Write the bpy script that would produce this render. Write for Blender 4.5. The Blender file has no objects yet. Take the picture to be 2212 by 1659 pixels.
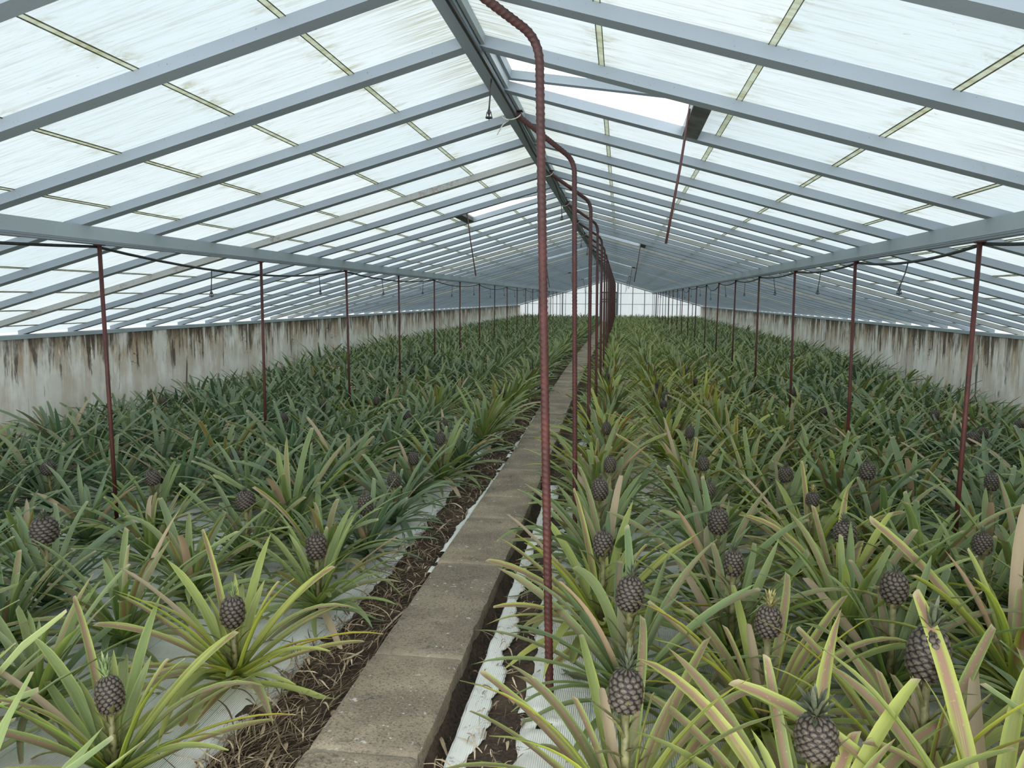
import bpy, math, random
import numpy as np
from mathutils import Matrix, Vector

random.seed(7)
RNG = np.random.default_rng(11)
SC = bpy.context.scene
COL = SC.collection
R = math.radians

# ------------------------------------------------------------------ dimensions (metres)
XR = -0.709            # ridge line
ZR = 2.784             # underside of the rafters at the ridge
M = 0.2804             # roof slope
S = 0.7563             # rafter spacing
Y0 = 2.971             # far edge of rafter number 0
RW, RH = 0.085, 0.055  # rafter width and depth
A = 2.657              # ridge to purlin
B = 5.642              # ridge to wall
YE = 48.35             # far gable
ZP = 1.932             # underside of the purlin lip
YS = -1.3              # near end of the roof
SP = 0.620             # pane length down the slope
ZG = 0.057             # glass above rafter underside
PB = 3 * S             # post bay


def gz(y):
    t = min(max((y - 5.0) / 13.0, 0), 1)
    return 0.15 * t * t * (3 - 2 * t)


# ------------------------------------------------------------------ object helpers
def link(o):
    COL.objects.link(o)
    return o


def obj(name, me, parent=None):
    o = link(bpy.data.objects.new(name, me))
    if parent is not None:
        o.parent = parent
    return o


def tag(o, label=None, cat=None, group=None, kind=None):
    if label: o['label'] = label
    if cat: o['category'] = cat
    if group: o['group'] = group
    if kind: o['kind'] = kind
    return o


def empty(name, loc, rz=0.0):
    o = link(bpy.data.objects.new(name, None))
    o.location = loc
    o.rotation_euler = (0, 0, rz)
    o.empty_display_size = 0.05
    return o


def mesh(name, verts, faces, mat=None, smooth=False, uv=None, attrs=None):
    verts = np.asarray(verts, dtype=np.float32).reshape(-1, 3)
    me = bpy.data.meshes.new(name)
    if isinstance(faces, np.ndarray):
        nf, k = faces.shape
        me.vertices.add(len(verts))
        me.vertices.foreach_set('co', verts.ravel())
        me.loops.add(nf * k)
        me.loops.foreach_set('vertex_index', faces.astype(np.int32).ravel())
        me.polygons.add(nf)
        me.polygons.foreach_set('loop_start', np.arange(nf, dtype=np.int32) * k)
        me.polygons.foreach_set('loop_total', np.full(nf, k, dtype=np.int32))
        me.update(calc_edges=True)
    else:
        me.from_pydata(verts.tolist(), [], faces)
    if uv is not None:
        l = me.uv_layers.new(name='UVMap')
        li = np.empty(len(me.loops), dtype=np.int32)
        me.loops.foreach_get('vertex_index', li)
        l.data.foreach_set('uv', np.asarray(uv, dtype=np.float32)[li].ravel())
    for k_, v in (attrs or {}).items():
        v = np.asarray(v, dtype=np.float32)
        if v.ndim == 1:
            a = me.attributes.new(k_, 'FLOAT', 'POINT')
            a.data.foreach_set('value', v)
        else:
            a = me.attributes.new(k_, 'FLOAT_COLOR', 'POINT')
            c = np.ones((len(v), 4), dtype=np.float32)
            c[:, :v.shape[1]] = v
            a.data.foreach_set('color', c.ravel())
    if mat: me.materials.append(mat)
    if smooth:
        me.polygons.foreach_set('use_smooth', np.ones(len(me.polygons), dtype=bool))
    me.validate()
    return me


class MB:
    """collects simple shapes into one mesh"""
    def __init__(self): self.v = []; self.f = []

    def add(self, vs, fs):
        n = len(self.v)
        self.v += [tuple(v) for v in vs]
        self.f += [tuple(i + n for i in f) for f in fs]
        return self

    def box(self, x0, x1, y0, y1, z0, z1):
        vs = [(x, y, z) for x in (x0, x1) for y in (y0, y1) for z in (z0, z1)]
        return self.add(vs, [(0, 1, 3, 2), (4, 6, 7, 5), (0, 4, 5, 1), (2, 3, 7, 6), (0, 2, 6, 4), (1, 5, 7, 3)])

    def bar(self, a, b, w, h, up=(0, 0, 1)):
        a, b, up = Vector(a), Vector(b), Vector(up)
        d = (b - a).normalized()
        s = d.cross(up).normalized()
        n = s.cross(d).normalized()
        vs = []
        for p in (a, b):
            for i, j in ((-1, -1), (1, -1), (1, 1), (-1, 1)):
                vs.append(p + s * (i * w / 2) + n * (j * h / 2))
        return self.add(vs, [(3, 2, 1, 0), (4, 5, 6, 7), (0, 1, 5, 4), (1, 2, 6, 5), (2, 3, 7, 6), (3, 0, 4, 7)])

    def tube(self, pts, rad, seg=10, cap=True):
        pts = [Vector(p) for p in pts]
        n0 = len(self.v)
        prev = None
        for i, p in enumerate(pts):
            d = (pts[min(i + 1, len(pts) - 1)] - pts[max(i - 1, 0)]).normalized()
            if prev is None:
                s = d.orthogonal().normalized()
            else:
                s = (prev - d * prev.dot(d)).normalized()
            prev = s
            t = d.cross(s)
            r = rad(i, p) if callable(rad) and not isinstance(rad, (int, float)) else rad
            for k in range(seg):
                a = 2 * math.pi * k / seg
                rr = r[k] if isinstance(r, (list, tuple)) else r
                self.v.append(tuple(p + s * (math.cos(a) * rr) + t * (math.sin(a) * rr)))
        for i in range(len(pts) - 1):
            for k in range(seg):
                k2 = (k + 1) % seg
                self.f.append((n0 + i * seg + k, n0 + i * seg + k2, n0 + (i + 1) * seg + k2, n0 + (i + 1) * seg + k))
        if cap:
            self.f.append(tuple(n0 + k for k in range(seg))[::-1])
            self.f.append(tuple(n0 + (len(pts) - 1) * seg + k for k in range(seg)))
        return self

    def lathe(self, prof, c=(0, 0, 0), seg=14):
        n0 = len(self.v)
        for r, z in prof:
            for k in range(seg):
                a = 2 * math.pi * k / seg
                self.v.append((c[0] + r * math.cos(a), c[1] + r * math.sin(a), c[2] + z))
        for i in range(len(prof) - 1):
            for k in range(seg):
                k2 = (k + 1) % seg
                self.f.append((n0 + i * seg + k, n0 + i * seg + k2, n0 + (i + 1) * seg + k2, n0 + (i + 1) * seg + k))
        return self

    def me(self, name, mat, smooth=False):
        return mesh(name, self.v, self.f, mat, smooth)

    def build(self, name, mat, parent=None, smooth=False, bevel=0.0):
        o = obj(name, self.me(name, mat, smooth), parent)
        if bevel:
            b = o.modifiers.new('bevel', 'BEVEL'); b.width = bevel; b.segments = 2; b.limit_method = 'ANGLE'
        return o


# ------------------------------------------------------------------ materials
class NT:
    def __init__(self, name):
        self.m = bpy.data.materials.new(name); self.m.use_nodes = True
        self.t = self.m.node_tree; self.n = self.t.nodes; self.l = self.t.links
        self.n.clear()
        self.out = self.n.new('ShaderNodeOutputMaterial')

    def node(self, typ, **kw):
        n = self.n.new(typ)
        ins = kw.pop('ins', {})
        for k, v in kw.items(): setattr(n, k, v)
        for k, v in ins.items(): self.set(n.inputs[k], v)
        return n

    def set(self, sock, v):
        if isinstance(v, bpy.types.NodeSocket): self.l.new(v, sock)
        elif isinstance(v, (tuple, list)) and sock.type == 'RGBA' and len(v) == 3: sock.default_value = (*v, 1)
        else: sock.default_value = v

    def coord(self, what='Object'):
        return self.node('ShaderNodeTexCoord').outputs[what]

    def mapping(self, vec, scale=(1, 1, 1), loc=(0, 0, 0), rot=(0, 0, 0)):
        return self.node('ShaderNodeMapping', ins={'Vector': vec, 'Scale': scale, 'Location': loc, 'Rotation': rot}).outputs[0]

    def noise(self, vec, scale, detail=4, rough=.55, dist=0):
        return self.node('ShaderNodeTexNoise', ins={'Vector': vec, 'Scale': scale, 'Detail': detail, 'Roughness': rough, 'Distortion': dist}).outputs['Fac']

    def ramp(self, fac, a, b, c0=0.0, c1=1.0):
        return self.node('ShaderNodeMapRange', clamp=True, interpolation_type='SMOOTHSTEP',
                         ins={'Value': fac, 'From Min': a, 'From Max': b, 'To Min': c0, 'To Max': c1}).outputs[0]

    def math(self, op, a, b=0.0, c=0.0):
        n = self.node('ShaderNodeMath', operation=op)
        self.set(n.inputs[0], a); self.set(n.inputs[1], b); self.set(n.inputs[2], c)
        return n.outputs[0]

    def mix(self, f, a, b, mode='MIX'):
        n = self.node('ShaderNodeMix', data_type='RGBA', blend_type=mode)
        self.set(n.inputs[0], f); self.set(n.inputs[6], a); self.set(n.inputs[7], b)
        return n.outputs[2]

    def attr(self, name):
        return self.node('ShaderNodeAttribute', attribute_name=name)

    def sep(self, v):
        return self.node('ShaderNodeSeparateXYZ', ins={0: v}).outputs

    def bump(self, h, strength=.4, dist=.01):
        return self.node('ShaderNodeBump', ins={'Height': h, 'Strength': strength, 'Distance': dist}).outputs[0]

    def principled(self, color, rough=.6, normal=None, **kw):
        b = self.node('ShaderNodeBsdfPrincipled')
        self.set(b.inputs['Base Color'], color); self.set(b.inputs['Roughness'], rough)
        if normal is not None: self.set(b.inputs['Normal'], normal)
        for k, v in kw.items(): self.set(b.inputs[k.replace('_', ' ')], v)
        return b.outputs[0]

    def done(self, sh):
        self.l.new(sh, self.out.inputs[0]); return self.m


def world_pos(n):
    return n.node('ShaderNodeNewGeometry').outputs['Position']


def mat_paint(name, base, dirt=(.16, .13, .10), amount=.5, streak=(1, 1, 1), lo=.60, hi=.75):
    n = NT(name)
    p = world_pos(n)
    a = n.noise(n.mapping(p, scale=streak), 3.2, 6, .65)
    b = n.noise(p, 46, 3, .6)
    var = n.noise(p, 1.3, 2)
    col = n.mix(n.ramp(var, .3, .7, 0, 1), tuple(c * .93 for c in base), tuple(min(1, c * 1.06) for c in base))
    f = n.math('MULTIPLY', n.ramp(a, lo, hi), n.ramp(b, .40, .62))
    f = n.math('MULTIPLY', f, amount)
    col = n.mix(f, col, dirt)
    spots = n.ramp(n.noise(p, 85, 2), .70, .76)
    col = n.mix(n.math('MULTIPLY', spots, .55), col, (.07, .06, .05))
    return n.done(n.principled(col, .55, n.bump(b, .15, .004)))


def mat_glass():
    """whitewashed glass panes: lets diffuse light through, with brush streaks and algae at the laps"""
    n = NT('whitewashed_glass')
    p = world_pos(n)
    x, y, z = n.sep(p)
    d = n.math('ABSOLUTE', n.math('SUBTRACT', x, XR))                   # distance down the slope
    st = n.noise(n.mapping(p, scale=(1.0, 22, 1.0)), 2.2, 6, .7)        # brush marks running down the slope
    st2 = n.noise(n.mapping(p, scale=(3.0, 60, 3.0)), 2.0, 3, .6)
    cell = n.node('ShaderNodeCombineXYZ', ins={0: n.math('FLOOR', n.math('DIVIDE', n.math('ADD', d, .02), SP)),
                                              1: n.math('FLOOR', n.math('DIVIDE', n.math('SUBTRACT', y, Y0 - RW / 2), S)),
                                              2: n.math('GREATER_THAN', x, XR)}).outputs[0]
    pv = n.node('ShaderNodeTexWhiteNoise', noise_dimensions='3D', ins={'Vector': cell}).outputs['Value']
    base = n.mix(pv, (.258, .302, .318), (.294, .327, .332))
    col = n.mix(n.ramp(st, .46, .72, 0, .8), base, (.203, .226, .217))
    col = n.mix(n.ramp(st2, .52, .72, 0, .4), col, (.185, .203, .185))
    # algae beside each lap and below the ridge
    lap = n.math('ABSOLUTE', n.math('SUBTRACT', n.math('MODULO', n.math('ADD', d, .02 + SP / 2), SP), SP / 2))
    near = n.ramp(lap, .13, .012)
    blot = n.ramp(n.noise(n.mapping(p, scale=(1.4, 3.6, 1)), 3.4, 6, .75, .6), .47, .70)
    f = n.math('MULTIPLY', near, blot)
    f = n.math('MULTIPLY', f, n.ramp(d, 5.5, .4, .35, .95))
    ridge = n.math('MULTIPLY', n.ramp(d, .42, .10), n.ramp(st, .40, .62))
    f = n.math('MAXIMUM', f, n.math('MULTIPLY', ridge, .7))
    col = n.mix(f, col, (.155, .165, .115))
    spk = n.ramp(n.noise(n.mapping(p, scale=(1, 1.6, 1)), 30, 2), .735, .76)
    col = n.mix(n.math('MULTIPLY', spk, .6), col, (.18, .17, .13))
    tr = n.node('ShaderNodeBsdfTranslucent', ins={'Color': col}).outputs[0]
    di = n.node('ShaderNodeBsdfDiffuse', ins={'Color': col}).outputs[0]
    mx = n.node('ShaderNodeMixShader', ins={0: .22, 1: tr, 2: di}).outputs[0]
    return n.done(mx)


def mat_plain_glass(name, color=(.55, .595, .60)):
    n = NT(name)
    p = world_pos(n)
    c = n.mix(n.ramp(n.noise(n.mapping(p, scale=(6, 1, .6)), 2.5, 4), .4, .7, 0, .35), color, (.66, .72, .68))
    tr = n.node('ShaderNodeBsdfTranslucent', ins={'Color': c}).outputs[0]
    di = n.node('ShaderNodeBsdfDiffuse', ins={'Color': c}).outputs[0]
    return n.done(n.node('ShaderNodeMixShader', ins={0: .2, 1: tr, 2: di}).outputs[0])


def mat_wall():
    n = NT('stained_whitewashed_wall')
    p = world_pos(n)
    x, y, z = n.sep(p)
    q = n.mapping(p, scale=(1, 1, .16))
    drip = n.noise(q, 5.0, 7, .72, .35)
    drip2 = n.noise(n.mapping(p, scale=(1, 1, .10), loc=(3, 7, 0)), 13, 5, .6, .6)
    blot = n.noise(n.mapping(p, scale=(1, 1, .45), loc=(9, 2, 0)), 2.2, 5, .65, .4)
    top = n.ramp(z, .45, 1.12)
    up = n.ramp(z, .92, 1.14)
    col = n.mix(n.ramp(n.noise(p, 3.0, 4), .35, .7), (.74, .71, .63), (.87, .86, .80))
    fb = n.math('MULTIPLY', n.ramp(n.math('ADD', drip, n.math('MULTIPLY', blot, .55)), .68, .86), n.math('ADD', n.math('MULTIPLY', top, .65), .35))
    col = n.mix(n.math('MULTIPLY', fb, .85), col, (.36, .215, .085))
    fk = n.math('MULTIPLY', n.ramp(n.math('ADD', drip2, n.math('MULTIPLY', top, .14)), .60, .66), n.ramp(blot, .36, .54))
    col = n.mix(n.math('MULTIPLY', fk, .85), col, (.055, .042, .03))
    fu = n.math('MULTIPLY', up, n.ramp(n.math('ADD', drip, n.math('MULTIPLY', blot, .5)), .58, .84))
    col = n.mix(n.math('MULTIPLY', fu, .85), col, (.07, .055, .04))
    crack = n.node('ShaderNodeTexVoronoi', feature='DISTANCE_TO_EDGE', ins={'Vector': n.mapping(n.node('ShaderNodeVectorMath', operation='ADD', ins={0: p, 1: n.node('ShaderNodeTexNoise', ins={'Vector': p, 'Scale': 3.0, 'Detail': 4}).outputs['Color']}).outputs[0], scale=(1, 1, .8)), 'Scale': 1.7}).outputs['Distance']
    fc = n.math('MULTIPLY', n.ramp(crack, .016, .004), n.ramp(blot, .50, .62))
    fc = n.math('MULTIPLY', fc, n.ramp(z, .5, .8))
    col = n.mix(fc, col, (.05, .035, .025))
    return n.done(n.principled(col, .85, n.bump(n.noise(p, 25, 4), .3, .01)))


def mat_rust(name='red_lead_steel', a=(.050, .011, .008), b=(.092, .020, .014)):
    n = NT(name)
    p = world_pos(n)
    c = n.mix(n.ramp(n.noise(p, 7, 4), .35, .7), a, b)
    c = n.mix(n.math('MULTIPLY', n.ramp(n.noise(p, 60, 3), .56, .72), .5), c, (.10, .05, .038))
    x, y, z = n.sep(p)
    c = n.mix(n.ramp(z, 1.2, 2.4, 0, .5), c, (.055, .034, .036))
    return n.done(n.principled(c, .6, n.bump(n.noise(p, 140, 2), .2, .002)))


def mat_concrete():
    n = NT('weathered_stone_slab')
    p = world_pos(n)
    oi = n.node('ShaderNodeObjectInfo').outputs['Random']
    c = n.mix(n.ramp(n.noise(p, 3.0, 5, .6), .36, .66), (.21, .165, .115), (.37, .30, .205))
    c = n.mix(n.ramp(oi, 0, 1, 0, .32), c, (.16, .14, .11))
    g = n.noise(p, 95, 3, .7)
    c = n.mix(n.ramp(g, .51, .66, 0, .8), c, (.075, .060, .045))
    c = n.mix(n.ramp(g, .46, .34, 0, .40), c, (.36, .32, .25))
    blk = n.math('MULTIPLY', n.ramp(n.noise(p, 5.5, 6, .7, .5), .56, .68), n.ramp(n.noise(p, 60, 4), .38, .55))
    c = n.mix(n.math('MULTIPLY', blk, .7), c, (.05, .045, .038))
    wh = n.math('MULTIPLY', n.ramp(n.noise(p, 30, 4, .6), .62, .66), n.ramp(n.noise(n.mapping(p, loc=(4, 1, 0)), 4.5, 2), .48, .58))
    c = n.mix(n.math('MULTIPLY', wh, .85), c, (.55, .54, .48))
    ev = n.attr('rim').outputs['Fac']
    c = n.mix(n.math('MULTIPLY', ev, .6), c, (.46, .40, .29))
    h = n.math('ADD', g, n.math('MULTIPLY', n.noise(p, 18, 5), 1.6))
    return n.done(n.principled(c, .88, n.bump(h, .45, .008)))


def mat_soil():
    n = NT('dark_crumbly_soil')
    p = world_pos(n)
    g = n.noise(p, 55, 6, .75)
    c = n.mix(n.ramp(g, .32, .68), (.028, .019, .013), (.115, .078, .050))
    c = n.mix(n.ramp(n.noise(p, 4, 4), .48, .7, 0, .7), c, (.17, .115, .068))
    c = n.mix(n.ramp(n.noise(n.mapping(p, scale=(1, 3, 1), rot=(0, 0, .6)), 48, 3), .63, .70, 0, .7), c, (.27, .20, .12))
    return n.done(n.principled(c, .95, n.bump(g, .9, .02)))


def mat_mat():
    n = NT('white_woven_weed_mat')
    p = world_pos(n)
    x, y, z = n.sep(p)
    c = n.mix(n.ramp(n.noise(p, 2.4, 6, .65), .35, .72), (.76, .77, .72), (.88, .88, .83))
    w = n.node('ShaderNodeTexWave', ins={'Vector': p, 'Scale': 38, 'Distortion': .6}).outputs['Fac']
    c = n.mix(n.math('MULTIPLY', w, .06), c, (.45, .47, .44))
    wob = n.math('MULTIPLY', n.noise(p, 1.2, 2), .06)
    gx = n.math('ABSOLUTE', n.math('SUBTRACT', n.math('MODULO', n.math('ADD', n.math('ADD', x, 20.0), wob), .30), .15))
    c = n.mix(n.ramp(gx, .0032, .0015, 0, .65), c, (.16, .42, .36))
    gy = n.math('ABSOLUTE', n.math('SUBTRACT', n.math('MODULO', n.math('ADD', n.math('ADD', y, 20.0), wob), .60), .30))
    c = n.mix(n.ramp(gy, .0025, .0012, 0, .4), c, (.16, .42, .36))
    dirt = n.math('MULTIPLY', n.ramp(n.noise(p, 7, 6, .75, .5), .56, .70), n.ramp(n.noise(p, 70, 3), .40, .56))
    c = n.mix(n.math('MULTIPLY', dirt, .7), c, (.16, .12, .08))
    return n.done(n.principled(c, .8, n.bump(n.math('ADD', w, n.noise(p, 9, 4)), .35, .012)))


def mat_leaf(name, blue, yel, redamt, gain=1.15):
    """u across, v along the leaf; attribute tint = (yellowness, redness, random)"""
    n = NT(name)
    uvn = n.node('ShaderNodeUVMap').outputs[0]
    u, v, _ = n.sep(uvn)
    at = n.attr('tint').outputs['Color']
    s = n.node('ShaderNodeSeparateColor', ins={0: at}).outputs
    ty, tr, trn = s[0], s[1], s[2]
    oi = n.node('ShaderNodeObjectInfo').outputs['Random']
    uc = n.math('ABSOLUTE', n.math('MULTIPLY', n.math('SUBTRACT', u, .5), 2.0))
    vec = n.node('ShaderNodeCombineXYZ', ins={0: n.math('MULTIPLY', u, 9.0), 1: n.math('MULTIPLY', v, 1.6), 2: n.math('MULTIPLY', trn, 37.0)}).outputs[0]
    lon = n.noise(vec, 2.2, 4, .6)
    vec2 = n.node('ShaderNodeCombineXYZ', ins={0: n.math('MULTIPLY', u, 2.0), 1: n.math('MULTIPLY', v, 16.0), 2: n.math('MULTIPLY', trn, 61.0)}).outputs[0]
    spot = n.noise(vec2, 2.6, 3, .55)
    yy = n.math('ADD', n.math('MULTIPLY', ty, .75), n.math('MULTIPLY', n.math('SUBTRACT', lon, .5), .9))
    yy = n.math('ADD', yy, n.math('MULTIPLY', n.math('SUBTRACT', oi, .5), .25))
    c = n.mix(n.ramp(yy, .0, .85), blue, yel)
    # pale young margins
    mg = n.math('MULTIPLY', n.ramp(uc, .66, .96), n.math('ADD', .25, n.math('MULTIPLY', ty, .65)))
    c = n.mix(mg, c, tuple(x * g for x, g in zip(yel, (1.12, 1.05, 1.1))))
    # red-brown middle stripe
    band = n.math('MULTIPLY', n.ramp(uc, .72, .28), n.ramp(n.math('ADD', lon, n.math('MULTIPLY', v, .25)), .40, .66))
    rd = n.math('MULTIPLY', n.math('MULTIPLY', band, tr), n.ramp(v, .08, .42))
    c = n.mix(n.math('MULTIPLY', rd, redamt), c, (.27, .115, .075))
    # yellow flecks
    fl = n.math('MULTIPLY', n.ramp(spot, .63, .70), n.math('MAXIMUM', n.math('MULTIPLY', tr, .8), n.math('MULTIPLY', ty, .5)))
    c = n.mix(n.math('MULTIPLY', fl, .65 * redamt), c, (.52, .50, .15))
    # dry cut tip
    tip = n.math('MULTIPLY', n.ramp(n.math('ADD', v, n.math('MULTIPLY', lon, .05)), .975, 1.01), .8)
    c = n.mix(tip, c, (.42, .33, .20))
    c = n.mix(n.math('MULTIPLY', n.ramp(trn, .958, .962), n.ramp(v, .1, .35)), c, (.42, .30, .19))
    # the underside carries a pale silvery bloom
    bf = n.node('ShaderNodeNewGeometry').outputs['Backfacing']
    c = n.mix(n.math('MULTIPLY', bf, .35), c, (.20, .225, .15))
    c = n.mix(1.0, c, (gain, gain, gain), 'MULTIPLY')
    b = n.principled(c, .5, Specular_IOR_Level=.3, normal=n.bump(n.noise(n.node('ShaderNodeCombineXYZ', ins={0: n.math('MULTIPLY', u, 22.0), 1: v, 2: 0.0}).outputs[0], 2, 2), .25, .004))
    t = n.node('ShaderNodeBsdfTranslucent', ins={'Color': c}).outputs[0]
    return n.done(n.node('ShaderNodeMixShader', ins={0: .12, 1: b, 2: t}).outputs[0])


def mat_fruit(name, eye, groove):
    n = NT(name)
    a = n.attr('eye').outputs['Fac']
    p = n.coord('Object')
    oi = n.node('ShaderNodeObjectInfo').outputs['Random']
    e = n.mix(n.ramp(n.noise(p, 60, 3), .3, .7), eye, tuple(x * .65 for x in eye))
    e = n.mix(n.ramp(oi, 0, 1, 0, .35), e, (.16, .13, .10))
    c = n.mix(n.ramp(a, .12, .52), groove, e)
    return n.done(n.principled(c, .5, n.bump(n.noise(p, 90, 3), .3, .003)))


def mat_simple(name, c, rough=.6, var=.25, scale=30):
    n = NT(name)
    p = world_pos(n)
    col = n.mix(n.ramp(n.noise(p, scale, 4), .3, .7), tuple(x * (1 - var) for x in c), tuple(min(1, x * (1 + var)) for x in c))
    return n.done(n.principled(col, rough))


def mat_straw():
    n = NT('dry_leaf_straw')
    t = n.attr('shade').outputs['Fac']
    p = world_pos(n)
    c = n.mix(n.ramp(t, .1, .95), (.15, .105, .065), (.62, .50, .33))
    c = n.mix(n.ramp(n.noise(p, 40, 3), .4, .7, 0, .5), c, (.20, .13, .07))
    return n.done(n.principled(c, .8))


PAINT = mat_paint('pale_blue_grey_paint', (.255, .305, .350), amount=.45, streak=(1, 2, 1))
PAINT_DIRTY = mat_paint('mildewed_paint', (.36, .38, .37), dirt=(.17, .12, .08), amount=.55, streak=(1, 2, 1), lo=.47, hi=.66)
BEAM = mat_paint('pale_beam_paint', (.33, .395, .425), amount=.25, streak=(1, .3, 1), lo=.62, hi=.8)
GLASS = mat_glass()
GGLASS = mat_plain_glass('whitewashed_gable_glass')
VGLASS = mat_plain_glass('vent_glass')
def mat_lap(name, a, b):
    n = NT(name)
    p = world_pos(n)
    c = n.mix(n.ramp(n.noise(n.mapping(p, scale=(1, 3, 1)), 5, 5, .7), .35, .68), a, b)
    tr = n.node('ShaderNodeBsdfTranslucent', ins={'Color': c}).outputs[0]
    di = n.node('ShaderNodeBsdfDiffuse', ins={'Color': c}).outputs[0]
    return n.done(n.node('ShaderNodeMixShader', ins={0: .35, 1: tr, 2: di}).outputs[0])


LAP = mat_lap('algae_tinted_lap', (.90, .92, .76), (.62, .62, .40))
LAPE = mat_lap('dirty_lap_edge', (.30, .30, .22), (.16, .14, .08))
WALL = mat_wall()
RUST = mat_rust()
STONE = mat_concrete()
SOIL = mat_soil()
MAT = mat_mat()
HOSE = mat_simple('black_polythene_hose', (.018, .020, .022), .45)
TIE = mat_simple('pale_plastic_tie', (.55, .55, .50), .5)
DARKWOOD = mat_simple('dark_mildewed_wood', (.085, .095, .09), .8, .35, 9)
STRAW = mat_straw()
LEAF_Y = mat_leaf('yellowing_leaf', (.085, .165, .035), (.40, .44, .055), 1.0)
LEAF_G = mat_leaf('green_leaf', (.060, .130, .045), (.27, .35, .070), .8)
LEAF_B = mat_leaf('blue_green_leaf', (.058, .122, .070), (.19, .28, .105), .5)
FRUIT = mat_fruit('dark_pineapple_skin', (.108, .088, .064), (.013, .009, .007))
CROWN = mat_simple('grey_green_crown_leaf', (.10, .115, .07), .5, .35, 60)
CROWN_Y = mat_simple('yellowish_crown_leaf', (.30, .27, .11), .5, .35, 60)
STALK = mat_simple('reddish_green_stalk', (.17, .165, .065), .5, .4, 25)


# ------------------------------------------------------------------ shell
def zr(x, off=0.0):
    return ZR - M * abs(x - XR) + off


bays_r = (1, 13, 25, 37, 49)
bays_l = (7, 19, 31, 43, 55)
NB = 59


def roof(side, bays, name):
    """one glazed slope with openings for the vents"""
    vs, fs = [], []
    mb = MB()
    def quad(d0, d1, y0, y1):
        x0, x1 = XR + side * d0, XR + side * d1
        v = [(x0, y0, zr(x0, ZG)), (x1, y0, zr(x1, ZG)), (x1, y1, zr(x1, ZG)), (x0, y1, zr(x0, ZG))]
        if side < 0: v = v[::-1]
        mb.add(v, [(0, 1, 2, 3)])
    last = YS
    for b in bays:
        ya = Y0 - RW / 2 + b * S
        yb = ya + S
        if ya > YE: break
        quad(0, B + .25, last, ya)
        quad(1.03, B + .25, ya, min(yb, YE))
        last = min(yb, YE)
    quad(0, B + .25, last, YE)
    o = mb.build(name, GLASS)
    tag(o, kind='structure')
    return o


roof(-1, bays_l, 'ceiling')
roof(1, bays_r, 'ceiling.001')

# laps between panes: thin strips lying under the glass between the rafters
k = 0
for side in (-1, 1):
    for i in range(1, 10):
        d = i * SP - .02
        if d > B: break
        k += 1
        x = XR + side * d
        mb = MB()
        z = zr(x, ZG)
        bays = bays_l if side < 0 else bays_r
        y0 = YS
        segs = []
        for b in (bays if d < 1.03 else ()):
            ya = Y0 - RW / 2 + b * S
            if ya > YE: break
            segs.append((y0, ya - .03)); y0 = ya + S + .03
        segs.append((y0, YE))
        for a, b in segs:
            hw = .012
            mb.add([(x - hw, a, z - .004 + side * M * hw), (x + hw, a, z - .004 - side * M * hw),
                    (x + hw, b, z - .004 - side * M * hw), (x - hw, b, z - .004 + side * M * hw)], [(0, 1, 2, 3)])
        o = mb.build('trim_%d' % k, LAP)
        tag(o, kind='structure')
        mb = MB()
        for a, b in segs:
            for q in (-.0125, .0125):
                mb.bar((x + q, a, z - .006 - side * M * q), (x + q, b, z - .006 - side * M * q), .0022, .005, up=(side * M, 0, 1))
        mb.build('lap_edge', LAPE, o)
NTRIM = k

ORD = ['nearest', 'second', 'third', 'fourth', 'fifth', 'sixth', 'seventh', 'eighth', 'ninth', 'tenth', 'eleventh', 'twelfth',
       'thirteenth', 'fourteenth', 'fifteenth', 'sixteenth', 'seventeenth', 'eighteenth', 'nineteenth', 'twentieth', 'twenty-first']


def rafter_mesh(side, mat, d0=.03):
    mb = MB()
    x0, x1 = XR + side * d0, XR + side * (B + .16)
    vs = []
    for x in (x0, x1):
        for y in (-RW, 0):
            for o in (0, RH - .001):
                vs.append((x - XR, y, zr(x, o)))
    f = [(0, 1, 3, 2), (4, 6, 7, 5), (0, 4, 5, 1), (2, 3, 7, 6), (0, 2, 6, 4), (1, 5, 7, 3)]
    if side < 0: f = [g[::-1] for g in f]
    mb.add(vs, f)
    return mb.me('rafter', mat)


dirty = {-1: {5, 14, 15, 22}, 1: {10, 15, 21, 28}}
for side in (-1, 1):
    sname = 'left' if side < 0 else 'right'
    meC, meD = rafter_mesh(side, PAINT), rafter_mesh(side, PAINT_DIRTY)
    for n in range(-5, 60):
        y = Y0 + n * S
        if y > YE - .1 or y - RW < YS: continue
        o = obj('rafter', meD if n in dirty[side] else meC)
        o.location = (XR, y, 0)
        i = n + 1
        adj = 'mildew-stained' if n in dirty[side] else 'pale blue-grey'
        if i < 0:
            tag(o, 'pale blue-grey rafter overhead on the %s slope, nearer than the frame edge' % sname, 'rafter', 'rafters above the camera on the %s slope' % sname)
        elif i < 9:
            tag(o, '%s rafter on the %s roof slope, %s visible from the viewer' % (adj, sname, ORD[i]), 'rafter', '%s slope rafters' % sname)
        else:
            b = (n - 2) // 3
            tag(o, '%s rafter on the %s slope meeting the purlin just before its %s post' % (adj, sname, ORD[min(b, 20)]), 'rafter', '%s slope rafters, %s post bay' % (sname, ORD[min(b, 20)]))

# ridge beam with a side board
o = empty('ridge_beam', (XR, 0, 0))
tag(o, 'long grey ridge beam running down the middle of the roof', 'beam')
mb = MB(); mb.box(-.052, .030, YS, YE, ZR - .022, ZR + .05)
mb.build('beam', PAINT, o)
mb = MB(); mb.box(.036, .054, YS, YE, ZR - .005, ZR + .05)
mb.build('side_board', BEAM, o)

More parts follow.
